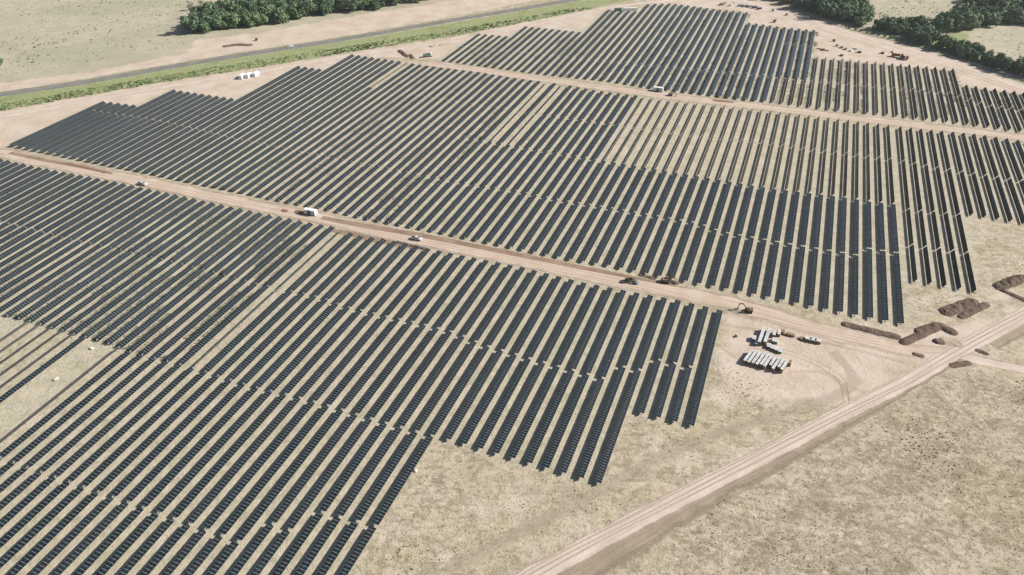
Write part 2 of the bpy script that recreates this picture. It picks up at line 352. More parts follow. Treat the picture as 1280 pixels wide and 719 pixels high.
ribbon('side_track', [(559, 713, 3, 3), (700, 640, 3, 3), (855, 558, 3, 3), (960, 523, 3, 3), (1050, 492, 3, 3), (1065, 470, 3, 3), (1040, 440, 3, 3)], .006, T_faint)
for k, o in enumerate((0, 2.0)):
    ribbon('tyre_track', [(985 + o, 466 - o, .45, .45), (1025 + o, 466 - o, .45, .45), (1046 + o, 477 - o, .45, .45), (1058 + o, 492 - o, .45, .45), (1062 + o, 504 - o, .45, .45)], .007, T_rut)
    ribbon('tyre_track', [(900, 404 + o, .5, .5), (960, 414 + o, .5, .5), (1050, 432 + o, .5, .5), (1130, 452 + o, .5, .5)], .007, T_rut)
ribbon('ramp_track', [(1236, 430, 4.5, 4.5), (1262, 416, 4.5, 4.5), (1300, 396, 4.5, 4.5)], .006, T_verge)
ribbon('branch_track', [(1190, 440, 2.5, 2.5), (1215, 449, 2.5, 2.5), (1290, 464, 2.5, 2.5), (1380, 480, 3, 3)], .007, T_pale)
ribbon('filled_trench', [(402, 272, 1.8, 1.8), (460, 283, 2.2, 2.2), (540, 297, 2.2, 2.2), (660, 321, 2, 2), (760, 341, 1.6, 1.6), (845, 357, 1.2, 1.2)], .011, T_brown)
ribbon('filled_trench_left', [(12, 191, 1.6, 1.6), (60, 201, 2, 2), (110, 210, 1.8, 1.8), (140, 217, 1.2, 1.2)], .011, T_brown)
ribbon('filled_trench_far', [(890, 125.2, 1.6, 1.6), (905, 126.6, 1.8, 1.8), (918, 128, 1.4, 1.4)], .011, T_brown)
ribbon('loose_earth_strip', [(415, 288, 1.6, 1.6), (440, 293, 2.6, 2.6), (470, 300, 2.6, 2.6), (520, 310, 1.6, 1.6)], .012, T_brown)

def ruts(pts, offs, hw=.38):
    W = [Vector(G(x, y)) for x, y in pts]
    for o in offs:
        q = []
        for i, p in enumerate(W):
            d = (W[min(i + 1, len(W) - 1)] - W[max(i - 1, 0)]).normalized(); v = p + Vector((d.y, -d.x)) * (o + random.uniform(-.5, .5))
            q.append((*PIX(v.x, v.y), hw, hw))
        ribbon('tyre_track', q, .013 + .001 * random.random(), T_rut)
ruts([(590, 766), (680, 712.5), (760, 668), (850, 622.5), (955, 569.5), (1065, 510.5), (1139, 474), (1197, 439), (1280, 394.5), (1400, 330)], (-2.2, -.6, 1.1), .5)
ruts([(650, 745), (715, 712), (850, 637), (960, 579), (1066, 520), (1110, 499)], (1.2, 3.0, 4.6), .3)
ruts([(30, 197), (130, 219), (240, 243), (340, 264), (460, 288), (560, 311), (680, 334), (800, 361), (900, 384), (1010, 409), (1100, 430)], (-2.4, -.7, 1.2, 3.0), .32)
ruts([(540, 79), (640, 93), (760, 109), (900, 130), (1040, 146), (1180, 162), (1320, 182)], (-2.0, .2, 2.2), .35)
ruts([(935, 432), (990, 440), (1050, 470), (1062, 505)], (0, 1.9), .4)
# ------------------------------------------------------------------ solar trackers
PU, U0 = 0.0267, -0.2692
def u_of(j): return U0 + PU * (j + .53)
def s_of(j): return CP * HC / CT * u_of(j) + SP * HC * TT
def hit(poly, u):
    """t along the row where the row of slope u crosses a photo polyline"""
    f = [x - XV - u * (y - YV) for x, y in poly]
    for i in range(len(poly) - 1):
        if f[i] == 0 or f[i] * f[i + 1] < 0:
            k = f[i] / (f[i] - f[i + 1])
            return st(poly[i][0] + (poly[i + 1][0] - poly[i][0]) * k, poly[i][1] + (poly[i + 1][1] - poly[i][1]) * k)[1]
    return None
BELOW = [(-6000, 800), (2600, 800)]
G1 = [(-600, 130), (-50, 264), (7, 280), (84, 300), (185, 322), (247, 337), (322, 357), (403, 374), (428, 384), (475, 396), (522, 406), (569, 418), (603, 433), (667, 452), (760, 477)]
G2 = [(-700, 215), (-100, 372), (31, 402), (88, 418.5), (131, 430), (160, 441), (201, 452), (238, 461), (316, 486), (366, 497), (416, 511), (475, 529), (560, 553)]
G3 = [(-700, 280), (-30, 563), (27, 584), (171, 634), (292, 677), (320, 688)]
T1 = [(300, 126), (520, 163), (606, 178), (680, 190), (727, 198), (767, 205), (803, 211), (842, 217.5), (882, 224), (967, 238.5), (1015, 244), (1051, 248.5), (1085, 254), (1140, 260)]
GB = [(120, 141), (142, 144.8), (179, 150), (217, 157), (252, 165), (292, 175), (356, 187), (425, 201), (586, 231), (643, 240), (700, 252), (772, 263.5), (828, 273.5), (872, 281), (900, 292), (984, 307), (1062, 320), (1085, 324)]
GU = [(420, 104), (560, 127), (680, 144.5), (780, 158), (865, 170), (951, 179), (1025, 190), (1119, 202), (1206, 218), (1300, 232), (1500, 262)]
G3A = [(560, 58), (700, 72), (850, 86), (917, 92), (985, 98), (1051, 105), (1120, 112), (1187, 118), (1235, 134), (1300, 142), (1500, 168)]
STEEP = -54
SEG = []     # dict(block, j, span, t0, t1, tilt)
def add_row(block, j, marks, tiltf, skip=(), gap=1.15, u=None):
    u = u_of(j) if u is None else u
    t = [hit(m, u) for m in marks]; t = [x for x in t if x is not None]
    t = sorted(t, reverse=True)
    for k in range(len(t) - 1):
        if k in skip: continue
        a, b = t[k + 1] + (gap / 2 if k < len(t) - 2 else 0), t[k] - (gap / 2 if k else 0)
        if b - a < 6: continue
        SEG.append(dict(block=block, j=j, span=k, t0=a, t1=b, tilt=tiltf(k)))
for j in range(-78, 1):
    if j >= -3: marks, bot = [P1UP, [(795, 446), (880, 465)], [(770, 511), (885, 540)]], None
    elif j >= -5: marks = [P1UP, [(740, 453), (800, 465)], [(700, 592), (760, 610)]]
    elif j >= -13: marks = [P1UP, G1, [(530, 542.5), (770, 613)]]
    elif j >= -17: marks = [P1UP, G1, G2, [(380, 637), (480, 663)], BELOW]
    elif j >= -19: marks = [P1UP, G1, G2, [(325, 651), (370, 668)], BELOW]
    else: marks = [P1UP, G1, G2, G3, BELOW]
    def tf(k, j=j):
        if j == -31 and k <= 1: return STEEP
        if j == -37 and k == 2: return -58
        if -45 <= j <= -41 and k >= 2: return -58
        if j < -33 and k == 0: return random.choice((40, 37, 32, 24)) + random.uniform(-3, 2)
        if j < -36 and k == 1: return random.choice((39, 33, 24, 18)) + random.uniform(-4, 3)
        if j < -24 and k <= 1: return 15 + random.uniform(-4, 4)
        return 6 + random.uniform(-2.5, 2.5)
    skip = [2, 3, 4] if (j in (-38, -39) or j <= -46) else []
    add_row('front', j, marks, tf, skip)
for j in range(-71, 13):
    if j <= -67: top = [(100, 126), (124, 129), (175, 135)]
    elif j <= -58: top = [(190, 111), (210, 114), (305, 128)]
    elif j <= -54: top = [(360, 83.5), (376, 85.7), (420, 91.5)]
    else: top = P2UP
    marks = [top] + ([GU] if j > -46 else []) + ([T1] if j > -30 else []) + [GB if j < 10 else [(1085, 313), (1135, 321)], P2LOW]
    def tf(k, j=j, last=len(marks) - 2):
        upper = j > -30 and k <= 1
        if upper and j >= -14: return -53 - max(0, j + 6) * .28 + random.uniform(-1.5, 1.5)
        if upper and j in (-26, -24): return STEEP
        if j == -45 and k == 0: return STEEP
        if j < -57: return 43 + random.uniform(-5, 4)
        if j < -40: return 40 - (j + 57) * 1.15 + random.uniform(-4, 4)
        if upper: return 9 + random.uniform(-2, 2)
        x = min(1, max(0, (j + 30) / 42)); return 15 * (1 - x) - 10 * x + random.uniform(-2, 2)
    add_row('middle', j, marks, tf)
for k in range(5):
    add_row('strip', 13.2 + k, [P2UP, GU, [(1110, 262), (1220, 273)], [(1100, 304), (1151, 310.7), (1170, 313), (1240, 324)], [(1110, 348), (1155, 356), (1250, 373)]], lambda k: -57 + random.uniform(-2, 2))
for k in range(10):
    add_row('corner', 18.27 + k, [P2UP, GU, [(1190, 266.5), (1209, 270), (1276, 280.5), (1500, 316)]], lambda k: -57 + random.uniform(-2, 2))
for j in range(-41, 34):
    if j <= -37: top = [(570, 40.5), (591, 43.5), (650, 49)]
    elif j <= -28: top = [(640, 33), (657, 35), (740, 43.5)]
    elif j <= -23: top = [(730, 12), (756, 13.7), (810, 17)]
    elif j <= -7: top = [(785, 9), (802, 7.7), (836, 6), (860, 8.6), (891, 13), (950, 19)]
    elif j <= 3: top = [(925, 30), (947, 31.5), (971, 35), (1030, 41)]
    elif j <= 20: top = [(1010, 72.5), (1044, 75), (1085, 79.6), (1140, 84), (1205, 90.5)]
    else: top = [(1190, 107), (1250, 115), (1277, 118.5), (1500, 150)]
    marks = [top] + ([[(960, 52), (1030, 60)]] if 0 <= j <= 3 else []) + [G3A, P3LOW]
    add_row('far', j, marks, lambda k, j=j: (8 + random.uniform(-2, 2)) if j < 4 and not (j >= 0 and k == 2) else (-60 + random.uniform(-2, 2)))

HT, HW = 1.10, 1.19      # axis height, half width of the module table
def corners(sg):
    s = s_of(sg['j']); return [(NROW[0] * s + DROW[0] * t, NROW[1] * s + DROW[1] * t) for t in (sg['t0'], sg['t1'])]
vis = []
for sg in SEG:
    a, b = corners(sg); n = 24; inside = 0.0
    for k in range(n):
        f = (k + .5) / n; X, Y = a[0] + (b[0] - a[0]) * f, a[1] + (b[1] - a[1]) * f
        if Y * CT + HC * math.sin(TH) < 30: continue
        x, y = PIX(X, Y)
        if 0 <= x <= 1280 and 0 <= y <= 719: inside += (1.0 / mpp(y)) ** 2 * (y - YV) / 1000
        if -130 <= x <= 1410 and -40 <= y <= 830: sg['near'] = True
    sg['area'] = inside * (sg['t1'] - sg['t0']) / n
    if sg.get('near'): vis.append(sg)
seen = sorted([s for s in vis if s['area'] > 0], key=lambda s: -s['area'])
own = seen[:296]; ownset = set(id(s) for s in own)
rest = [s for s in vis if id(s) not in ownset]
print('SEGMENTS', len(SEG), 'near', len(vis), 'seen', len(seen), 'own', len(own), 'mean len', sum(s['t1'] - s['t0'] for s in own) / len(own))

def panel_mat():
    m = N('solar_glass'); uv = m.n('UVMap'); uv.uv_map = 'UVMap'
    sp = m.n('SeparateXYZ'); m.L(uv.outputs[0], sp, 'Vector'); a, y = sp.outputs['X'], sp.outputs['Y']
    MP = 1.15
    fr = m.math('FRACT', m.math('DIVIDE', y, MP)); cell = m.math('FLOOR', m.math('DIVIDE', y, MP))
    seam = m.math('GREATER_THAN', m.math('ABSOLUTE', m.math('SUBTRACT', fr, .5)), .462)
    rim = m.math('GREATER_THAN', m.math('ABSOLUTE', a), HW - .035)
    mid = m.math('LESS_THAN', m.math('ABSOLUTE', a), .018)
    mid2 = m.math('MULTIPLY', seam, m.math('LESS_THAN', m.math('ABSOLUTE', a), HW * .62)); frame = m.math('MAXIMUM', m.math('MAXIMUM', m.math('MULTIPLY', seam, .45), m.math('MULTIPLY', rim, .3)), m.math('MAXIMUM', mid2, m.math('MULTIPLY', mid, .5)))
    orr = m.n('ObjectInfo').outputs['Random']; wn = m.n('TexWhiteNoise'); wn.noise_dimensions = '3D'
    cv = m.n('CombineXYZ'); m.L(cell, cv, 'X'); oi = m.n('ObjectInfo'); m.L(oi.outputs['Random'], cv, 'Y'); m.L(cv.outputs[0], wn, 'Vector')
    nb = m.noise(m.pos(), .05, 3)
    c = m.mix(wn.outputs['Value'], (.006, .010, .013), (.014, .020, .025))
    c = m.mix(m.ramp(nb, .4, .65), c, (.009, .015, .013))
    c = m.mix(m.math('MULTIPLY', m.ramp(orr, .3, 1.0), .6), c, (.019, .021, .021))
    # cell grid lines: thin silver busbars, only seen close by
    cx = m.math('FRACT', m.math('DIVIDE', a, .182)); cy = m.math('FRACT', m.math('DIVIDE', y, .1917))
    g = m.math('MAXIMUM', m.math('GREATER_THAN', m.math('ABSOLUTE', m.math('SUBTRACT', cx, .5)), .485), m.math('GREATER_THAN', m.math('ABSOLUTE', m.math('SUBTRACT', cy, .5)), .485))
    c = m.mix(m.math('MULTIPLY', g, .25), c, (.16, .18, .20))
    c = m.mix(frame, c, (.27, .31, .35)); m.base(c)
    dust = m.ramp(m.noise(m.pos(), .3, 4), .3, .8)
    m.rough(m.math('ADD', m.math('ADD', m.math('MULTIPLY', frame, .3), .12), m.math('MULTIPLY', dust, .1)))
    m.b.inputs['IOR'].default_value = 1.4; m.spec(.3)
    return m.m
PG = panel_mat()
def slab_arrays(L, tilt):
    """module table: local x across, y along; tilt>0 turns the face towards +x"""
    t = R(tilt); c, s = math.cos(t), math.sin(t); th = .045
    def p(a, y, z): return (a * c + z * s, y, HT + .08 + -a * s + z * c)
    v = [p(a, y, z) for z in (0, th) for a, y in ((-HW, 0), (HW, 0), (HW, L), (-HW, L))]
    q = [(3, 2, 1, 0), (4, 5, 6, 7), (0, 1, 5, 4), (1, 2, 6, 5), (2, 3, 7, 6), (3, 0, 4, 7)]
    uv = []; co_ = [(-HW, 0), (HW, 0), (HW, L), (-HW, L)]
    for f in q: uv += [co_[i % 4] for i in f]
    return v, q, uv, [1, 0, 2, 2, 2, 2]
TILTNAME = {}
rzrow = -PSI
post_me = MB().box(0, 0, 0, .16, .11, HT - .06).box(0, 0, HT - .2, .22, .16, .14).mesh('post', M['steel'])
motor_me = MB().box(0, 0, HT - .22, .42, .5, .34, .05).box(.0, .0, HT - .55, .22, .22, .34).mesh('drive_motor', M['motor'])
rows_by_block = {}
for sg in seen: rows_by_block.setdefault(sg['block'], set()).add(sg['j'])
rank = {b: {j: i + 1 for i, j in enumerate(sorted(js, reverse=True))} for b, js in rows_by_block.items()}
nspan = {}
for sg in SEG: nspan.setdefault((sg['block'], sg['j']), set()).add(sg['span'])
def tracker_label(sg):
    b, j, k = sg['block'], sg['j'], sg['span']
    look = 'steeply tilted' if sg['tilt'] < -30 else 'dark'
    spans = sorted(nspan[(b, j)])
    if b == 'front': return f"{look} tracker in front block, {ordinal(rank[b][j])} row from right, {ordinal(k + 1)} span below road"
    m = len(spans) - spans.index(k)
    if b == 'middle': return f"{look} tracker in middle block, {ordinal(rank[b][j])} row from right edge, {ordinal(m)} span upward"
    if b == 'strip': return f"{look} tracker in five-row strip by earth heaps, {ordinal(rank[b][j])} from right, {ordinal(m)} span upward"
    if b == 'corner': return f"{look} tracker above right bare ground, {ordinal(rank[b][j])} row from picture edge, {ordinal(m)} span upward"
    return f"{look} tracker in far block, {ordinal(rank[b][j])} row from right, {ordinal(m)} span upward"
def tracker(sg):
    L = sg['t1'] - sg['t0']; s = s_of(sg['j']); t = sg['t0']
    root = thing('solar_tracker', tracker_label(sg), 'solar tracker', (NROW[0] * s + DROW[0] * t, NROW[1] * s + DROW[1] * t, 0), rzrow, 'solar trackers in long parallel rows')
    v, q, uv, mi = slab_arrays(L, sg['tilt'])
    link('module_table', npmesh('module_table', np.array(v), np.array(q), [PG, M['back'], M['steel']], mi, uv), None, root)
    MB().tube((0, -.55, HT), (0, L + .55, HT), .075, n=6).build('torque_tube', M['tube'], root)
    npst = max(2, int(round(L / 11)))
    for i in range(npst): link('post', post_me, None, root, (0, .6 + (L - 1.2) * i / (npst - 1), 0))
    link('drive_motor', motor_me, None, root, (0, -.45, 0))
for sg in own: tracker(sg)
V, Q, UV, MI = [], [], [], []
for sg in rest:
    L = sg['t1'] - sg['t0']; s = s_of(sg['j']); n0 = sum(map(len, V)) if False else None
    v, q, uv, mi = slab_arrays(L, sg['tilt'])
    b = MB().tube((0, -.4, HT), (0, L + .4, HT), .075, n=4)
    for i in range(4): b.box(0, .6 + (L - 1.2) * i / 3, 0, .16, .11, HT - .06)
    fs = [f for f in b.f]; vv = v + b.v; off = len(v)
    qq = [tuple(f) for f in q] + [tuple(off + i for i in f) for f in fs if len(f) == 4]
    base = len(V)
    for x, y, z in vv:
        V.append((NROW[0] * (s + x) + DROW[0] * (sg['t0'] + y), NROW[1] * (s + x) + DROW[1] * (sg['t0'] + y), z))
    Q += [tuple(base + i for i in f) for f in qq]
    off_uv = random.randint(0, 400) * 1.15
    UV += [(a_, y_ + off_uv) for a_, y_ in uv] + [(0.5, 0.3)] * (4 * (len(qq) - len(q)))
    MI += mi + [2] * (len(qq) - len(q))
tag(link('distant_solar_trackers', npmesh('distant_solar_trackers', np.array(V), np.array(Q), [PG, M['back'], M['steel']], MI, UV)),
    'hundreds of smaller far solar tracker rows beyond the nearest ones', 'solar trackers', kind='stuff')

# ------------------------------------------------------------------ dry grass tufts and low scrub over the open ground
def tufts(name, n, polys, hmin, hmax, colours, label, cat, patch=.035, thr=.0):
    x0 = -560; V, Q, MI = [], [], []; cnt = 0; tries = 0
    mats = [plain(f'{name}_tone_{i}'.replace('_0', '_dry').replace('_1', '_olive').replace('_2', '_brown'), c, .9, var=.3, scale=.8) for i, c in enumerate(colours)]
    ar = [abs(sum(G(*a)[0] * G(*b)[1] - G(*b)[0] * G(*a)[1] for a, b in zip(p, p[1:] + p[:1]))) for p in polys]
    while cnt < n and tries < n * 40:
        tries += 1
        pol = random.choices(polys, ar)[0]
        xs = [p[0] for p in pol]; ys = [p[1] for p in pol]
        A, B = G(random.uniform(min(xs), max(xs)), random.uniform(min(ys), max(ys)))
        px, py = PIX(A, B)
        if not inpoly(np.array([px]), np.array([py]), pol)[0]: continue
        f = mnoise.noise(Vector((A * patch, B * patch, 3.3))) + .5 * mnoise.noise(Vector((A * patch * 3.5, B * patch * 3.5, 9.1)))
        if f < thr + random.uniform(-1.2, .9): continue
        cnt += 1; h = random.uniform(hmin, hmax) * (1 + max(0, f)); r = h * random.uniform(.7, 1.3); k = random.choices(range(len(colours)), [5, 3, 2][:len(colours)])[0]
        for b in range(4):
            a = random.uniform(0, 6.28); ca, sa = math.cos(a), math.sin(a); l = random.uniform(.25, .9) * r
            w_ = r * random.uniform(.25, .5); i = len(V)
            ox, oy = A + random.uniform(-r, r) * .45, B + random.uniform(-r, r) * .45
            V += [(ox - sa * w_, oy + ca * w_, 0), (ox + sa * w_, oy - ca * w_, 0), (ox + ca * l + sa * w_ * .6, oy + sa * l - ca * w_ * .6, h * random.uniform(.6, 1)), (ox + ca * l - sa * w_ * .6, oy + sa * l + ca * w_ * .6, h * random.uniform(.6, 1))]
            Q.append((i, i + 1, i + 2, i + 3)); MI.append(k)
    tag(link(name, npmesh(name, np.array(V), np.array(Q), mats, MI)), label, cat, kind='stuff')
OPEN = [[(770, 745), (930, 600), (1070, 525), (1150, 490), (1200, 465), (1330, 480), (1380, 760)]] + [
    [(440, 740), (545, 550), (740, 612), (790, 520), (870, 540), (930, 500), (1060, 500), (850, 600), (670, 705), (620, 745)]] + [
    [(1128, 350), (1225, 370), (1215, 275), (1330, 288), (1330, 340), (1240, 345), (1170, 385), (1130, 400)],
    [(-20, 398), (20, 402), (140, 436), (-20, 560)], [(880, 500), (905, 440), (925, 470), (1000, 480), (930, 510)]]
tufts('dry_grass', 6500, OPEN, .08, .24, [(.40, .335, .23), (.28, .245, .155), (.30, .245, .17)], 'patchy dry grass and low scrub on the open ground', 'grass')
VERGE = [[(-120, 158), (0, 131), (101, 113), (235, 90), (336, 74), (430, 59), (559, 39), (640, 25), (720, 10), (745, 10), (640, 31.5), (559, 47), (430, 66.5), (336, 83), (235, 98), (101, 121), (0, 139), (-120, 168)]]
tufts('verge_grass', 2600, VERGE, .3, .9, [(.20, .25, .09), (.16, .20, .075), (.12, .155, .06)], 'tall green grass along the lower side of the highway', 'grass', thr=-.4)
FIELD = [[(-60, 108), (0, 98), (230, 58), (240, 10), (330, -20), (-60, -20)], [(1078, 0), (1190, 0), (1205, 20), (1120, 25), (1095, 35)], [(1215, 45), (1270, 36), (1330, 40), (1330, 80), (1225, 66)]]
tufts('pasture_scrub', 1500, FIELD, .2, .7, [(.21, .21, .11), (.15, .17, .08)], 'scattered low scrub in the pale pastures', 'scrub', thr=.0)

V, Q, MI = [], [], []
WEED = [plain('weed_' + n_, c_, .9, var=.3, scale=.8) for n_, c_ in (('dark', (.11, .12, .08)), ('mid', (.155, .16, .105)), ('dry', (.24, .225, .16)))]
for sg in SEG:
    if not sg.get('near'): continue
    j, b, k = sg['j'], sg['block'], sg['span']
    if b == 'front': p = (.85 if j < -32 else 0) if k <= 1 else 0
    elif b == 'middle': p = .5 if j < -50 else (.4 if j < -27 else 0)
    elif b == 'far': p = .6
    else: p = 0
    if k == 0 and b == 'front' and -32 <= j <= -30: p = 0
    if random.random() > p: continue
    s0, t = s_of(j) + 2.9, sg['t0']; dens = random.uniform(.5, 1.6) * (3.0 if b == 'front' else 1)
    while t < sg['t1']:
        t += random.expovariate(1.0) / (dens * 4.2)
        if mnoise.noise(Vector((s0 * .06, t * .05, 2.0))) < -.15: continue
        s1 = s0 + random.gauss(0, .9); X, Y = NROW[0] * s1 + DROW[0] * t, NROW[1] * s1 + DROW[1] * t; kk = random.choices((0, 1, 2), (4, 4, 2))[0]
        for c_ in range(4):
            a = random.uniform(0, 6.28); ca, sa = math.cos(a), math.sin(a); r_ = random.uniform(.14, .36); h_ = random.uniform(.05, .2); i = len(V)
            ox, oy = X + random.uniform(-.35, .35), Y + random.uniform(-.35, .35)
            V += [(ox - sa * r_ * .6, oy + ca * r_ * .6, 0), (ox + sa * r_ * .6, oy - ca * r_ * .6, 0), (ox + ca * r_ + sa * r_ * .4, oy + sa * r_ - ca * r_ * .4, h_), (ox + ca * r_ - sa * r_ * .4, oy + sa * r_ + ca * r_ * .4, h_ * .9)]
            Q.append((i, i + 1, i + 2, i + 3)); MI.append(kk)
print('WEEDS', len(Q))
tag(link('weeds', npmesh('weeds', np.array(V), np.array(Q), WEED, MI)), 'dull green weeds growing in the strips between the tracker rows', 'weeds', kind='stuff')
# ------------------------------------------------------------------ air
hz = N('thin_haze'); hz.t.nodes.remove(hz.b); pv = hz.n('VolumePrincipled'); pv.inputs['Density'].default_value = .00006; pv.inputs['Color'].default_value = (.93, .96, 1, 1); pv.inputs['Anisotropy'].default_value = .2
hz.t.links.new(pv.outputs[0], hz.out.inputs['Volume'])
tag(MB().box(0, 2000, -1, 12200, 10300, 192).build('haze', hz.m), 'thin pale air over the whole site', 'haze', kind='stuff')
# ------------------------------------------------------------------ trees
def leaf_mat(name, a, b):
    m = N(name); g = m.n('NewGeometry'); f = g.outputs['Random Per Island']; oi = m.n('ObjectInfo').outputs['Random']
    c = m.mix(f, a, b); c = m.mix(m.math('MULTIPLY', oi, .45), c, tuple(x * 1.55 for x in a)); m.base(c); m.rough(.75); m.spec(.25)
    return m.m
LEAF = [leaf_mat('dark_leaves', (.062, .110, .052), (.115, .165, .085)), leaf_mat('mid_leaves', (.095, .150, .060), (.150, .20, .095)), leaf_mat('grey_twigs', (.14, .125, .10), (.22, .20, .16))]
def crown_mesh(seed, r, h, z0, n, mat, size, lean=0):
    g = random.Random(seed); V, Q = [], []
    lobes = []
    for i in range(14):
        a = g.uniform(0, 6.28); d = r * g.uniform(.15, .72); lobes.append((d * math.cos(a) + lean, d * math.sin(a), z0 + h * g.uniform(.15, .78), r * g.uniform(.30, .56)))
    for i in range(n):
        lx, ly, lz, lr = lobes[g.randrange(len(lobes))]
        d = Vector((g.gauss(0, 1), g.gauss(0, 1), g.gauss(0, .85))).normalized(); rr = lr * (g.random() ** .28) * g.uniform(.85, 1.12)
        c = Vector((lx, ly, lz)) + d * rr
        nrm = (d + Vector((g.uniform(-.8, .8), g.uniform(-.8, .8), g.uniform(-.3, .9)))).normalized()
        u_ = nrm.orthogonal().normalized(); v_ = nrm.cross(u_); s = size * g.uniform(.6, 1.35); k = len(V)
        rot = g.uniform(0, 3.14); uu = u_ * math.cos(rot) + v_ * math.sin(rot); vv = nrm.cross(uu)
        for x, y in ((-1, -.6), (.2, -.8), (1, .3), (-.3, .9)): V.append(tuple(c + uu * x * s + vv * y * s + nrm * g.uniform(-.15, .15) * s))
        Q.append((k, k + 1, k + 2, k + 3))
    return npmesh('crown', np.array(V), np.array(Q), [mat])
def trunk_mesh(seed, h, r):
    g = random.Random(seed); b = MB(); top = Vector((g.uniform(-.4, .4), g.uniform(-.4, .4), h * .62))
    b.tube((0, 0, -.1), tuple(top), r, r * .55, 7)
    for i in range(5):
        a = i * 1.3 + g.uniform(-.4, .4); p = top * g.uniform(.55, 1.0)
        b.tube(tuple(p), (p.x + math.cos(a) * h * .3, p.y + math.sin(a) * h * .3, p.z + h * g.uniform(.15, .32)), r * .4, r * .12, 5)
    return b.mesh('trunk', M['bark'])
KIND = []
for i in range(5):
    h = [8.5, 7.5, 10, 7, 9][i]; r = [5.4, 5.0, 5.2, 4.6, 5.8][i]
    KIND.append((crown_mesh(100 + i, r, h, .4, 1300, LEAF[i % 2], .56), trunk_mesh(200 + i, h, .28)))
BUSH = [(crown_mesh(150 + i, 2.0, 3.0, 0, 220, LEAF[i % 2], .34), trunk_mesh(250 + i, 2.4, .09)) for i in range(2)]
DEAD = (crown_mesh(170, 4.6, 9, 1.0, 300, LEAF[2], .30), trunk_mesh(270, 9, .30))
def tree(x, y, kind, sc, name, label, cat, group=None):
    X, Y = G(x, y); o = thing(name, label, cat, (X, Y, 0), random.uniform(0, 6.28), group); o.scale = (sc, sc, sc * random.uniform(.88, 1.12))
    link('crown', kind[0], None, o); link('trunk', kind[1], None, o)
    return o
def wood(poly, spacing, name, label, group, edge_label=None):
    pts = []; xs = [p[0] for p in poly]; ys = [p[1] for p in poly]
    for _ in range(6000):
        x, y = random.uniform(min(xs), max(xs)), random.uniform(min(ys), max(ys))
        if not inpoly(np.array([x]), np.array([y]), poly)[0]: continue
        X, Y = G(x, y); sp = spacing * (1.0 if y < 25 else .92)
        if all((X - a) ** 2 + (Y - b) ** 2 > sp * sp for a, b, *_ in pts): pts.append((X, Y, x, y))
    for X, Y, x, y in pts:
        tree(x, y, random.choice(KIND), random.uniform(.88, 1.35) * spacing / 7.4, name, label, 'tree', group)
    return len(pts)
nw = 0
nw += wood([(236, 43), (282, 38), (322, 33.5), (361, 27), (420, 18), (480, 9), (540, 0), (570, -6), (600, -16), (330, -16), (312, 6), (290, 11), (262, 15), (238, 26)], 8.8, 'tree', 'dark green tree in the dense wood beyond the highway', 'trees of the wood beyond the highway')
nw += wood([(930, -16), (955, -1), (1001, 13), (1035, 24), (1070, 33), (1086, 33), (1084, 20), (1072, 4), (1066, -16)], 8.6, 'tree', 'dark green tree in the wood above the right perimeter track', 'trees of the wood above the perimeter track')
nw += wood([(1096, 37), (1134, 50), (1158, 57), (1170, 52), (1160, 44), (1140, 34), (1120, 34)], 7.8, 'tree', 'dark tree in the hedgerow clump between the two pale pastures', 'trees of the clump between the pastures')
nw += wood([(1192, -14), (1216, 14), (1206, 22), (1170, 34), (1166, 41), (1198, 42), (1226, 34), (1262, 31), (1320, 31), (1340, -14)], 9.4, 'tree', 'dark green tree in the wood behind the top right pasture', 'trees of the top right wood')
nw += wood([(1172, 55), (1206, 66), (1232, 76), (1258, 81), (1310, 92), (1310, 102), (1280, 96), (1232, 82), (1198, 71), (1172, 60)], 6.6, 'tree', 'small tree in the hedgerow below the round pasture', 'trees of the hedgerow below the round pasture')
print('TREES', nw)
tree(240, 13, DEAD, 1.0, 'dead_tree', 'grey leafless tree at the left end of the wood beyond the highway', 'tree')
tree(252, 9, DEAD, .85, 'dead_tree', 'smaller grey bare tree just right of the leafless one by the wood', 'tree')
tree(-3, 84, KIND[2], .9, 'tree', 'lone green tree cut by the left picture edge above the highway', 'tree')
tree(-4, 100, KIND[1], .6, 'tree', 'low green tree at the left picture edge beside the highway', 'tree')
tree(1211, 66, KIND[2], .95, 'tree', 'tall tree standing out of the hedgerow at the left end of the round pasture', 'tree')
for i, (x, y, s, lab) in enumerate([(968, 28, .9, 'dark round bush on bare ground above the top right rows'), (983, 19.5, .7, 'small dark bush beside the perimeter track'), (1042, 52, .7, 'single bush right of the top corner of the short rows'), (1046, 58, .6, 'little bush just below the single bush on bare soil'),
        (1115, 66, .5, 'small bush beside the rusty truck'), (321, 51, .7, 'bush beside the earth cut along the highway'), (966, 14, .6, 'low bush among the stored materials'), (920, 421, .35, 'tiny dark bush left of the white stacks')]):
    tree(x, y, BUSH[i % 2], s, 'bush', lab, 'bush')
for i in range(34):
    f = i / 33; x = 1062 + f * 240; y = 35.5 + (x - 1062) * .262 + max(0, (x - 1170)) * .03 + random.uniform(-.6, .6)
    tree(x, y, BUSH[i % 2], random.uniform(.45, .85), 'bush', 'small green bush in the hedge line along the perimeter track', 'bush', 'bushes of the perimeter hedge')

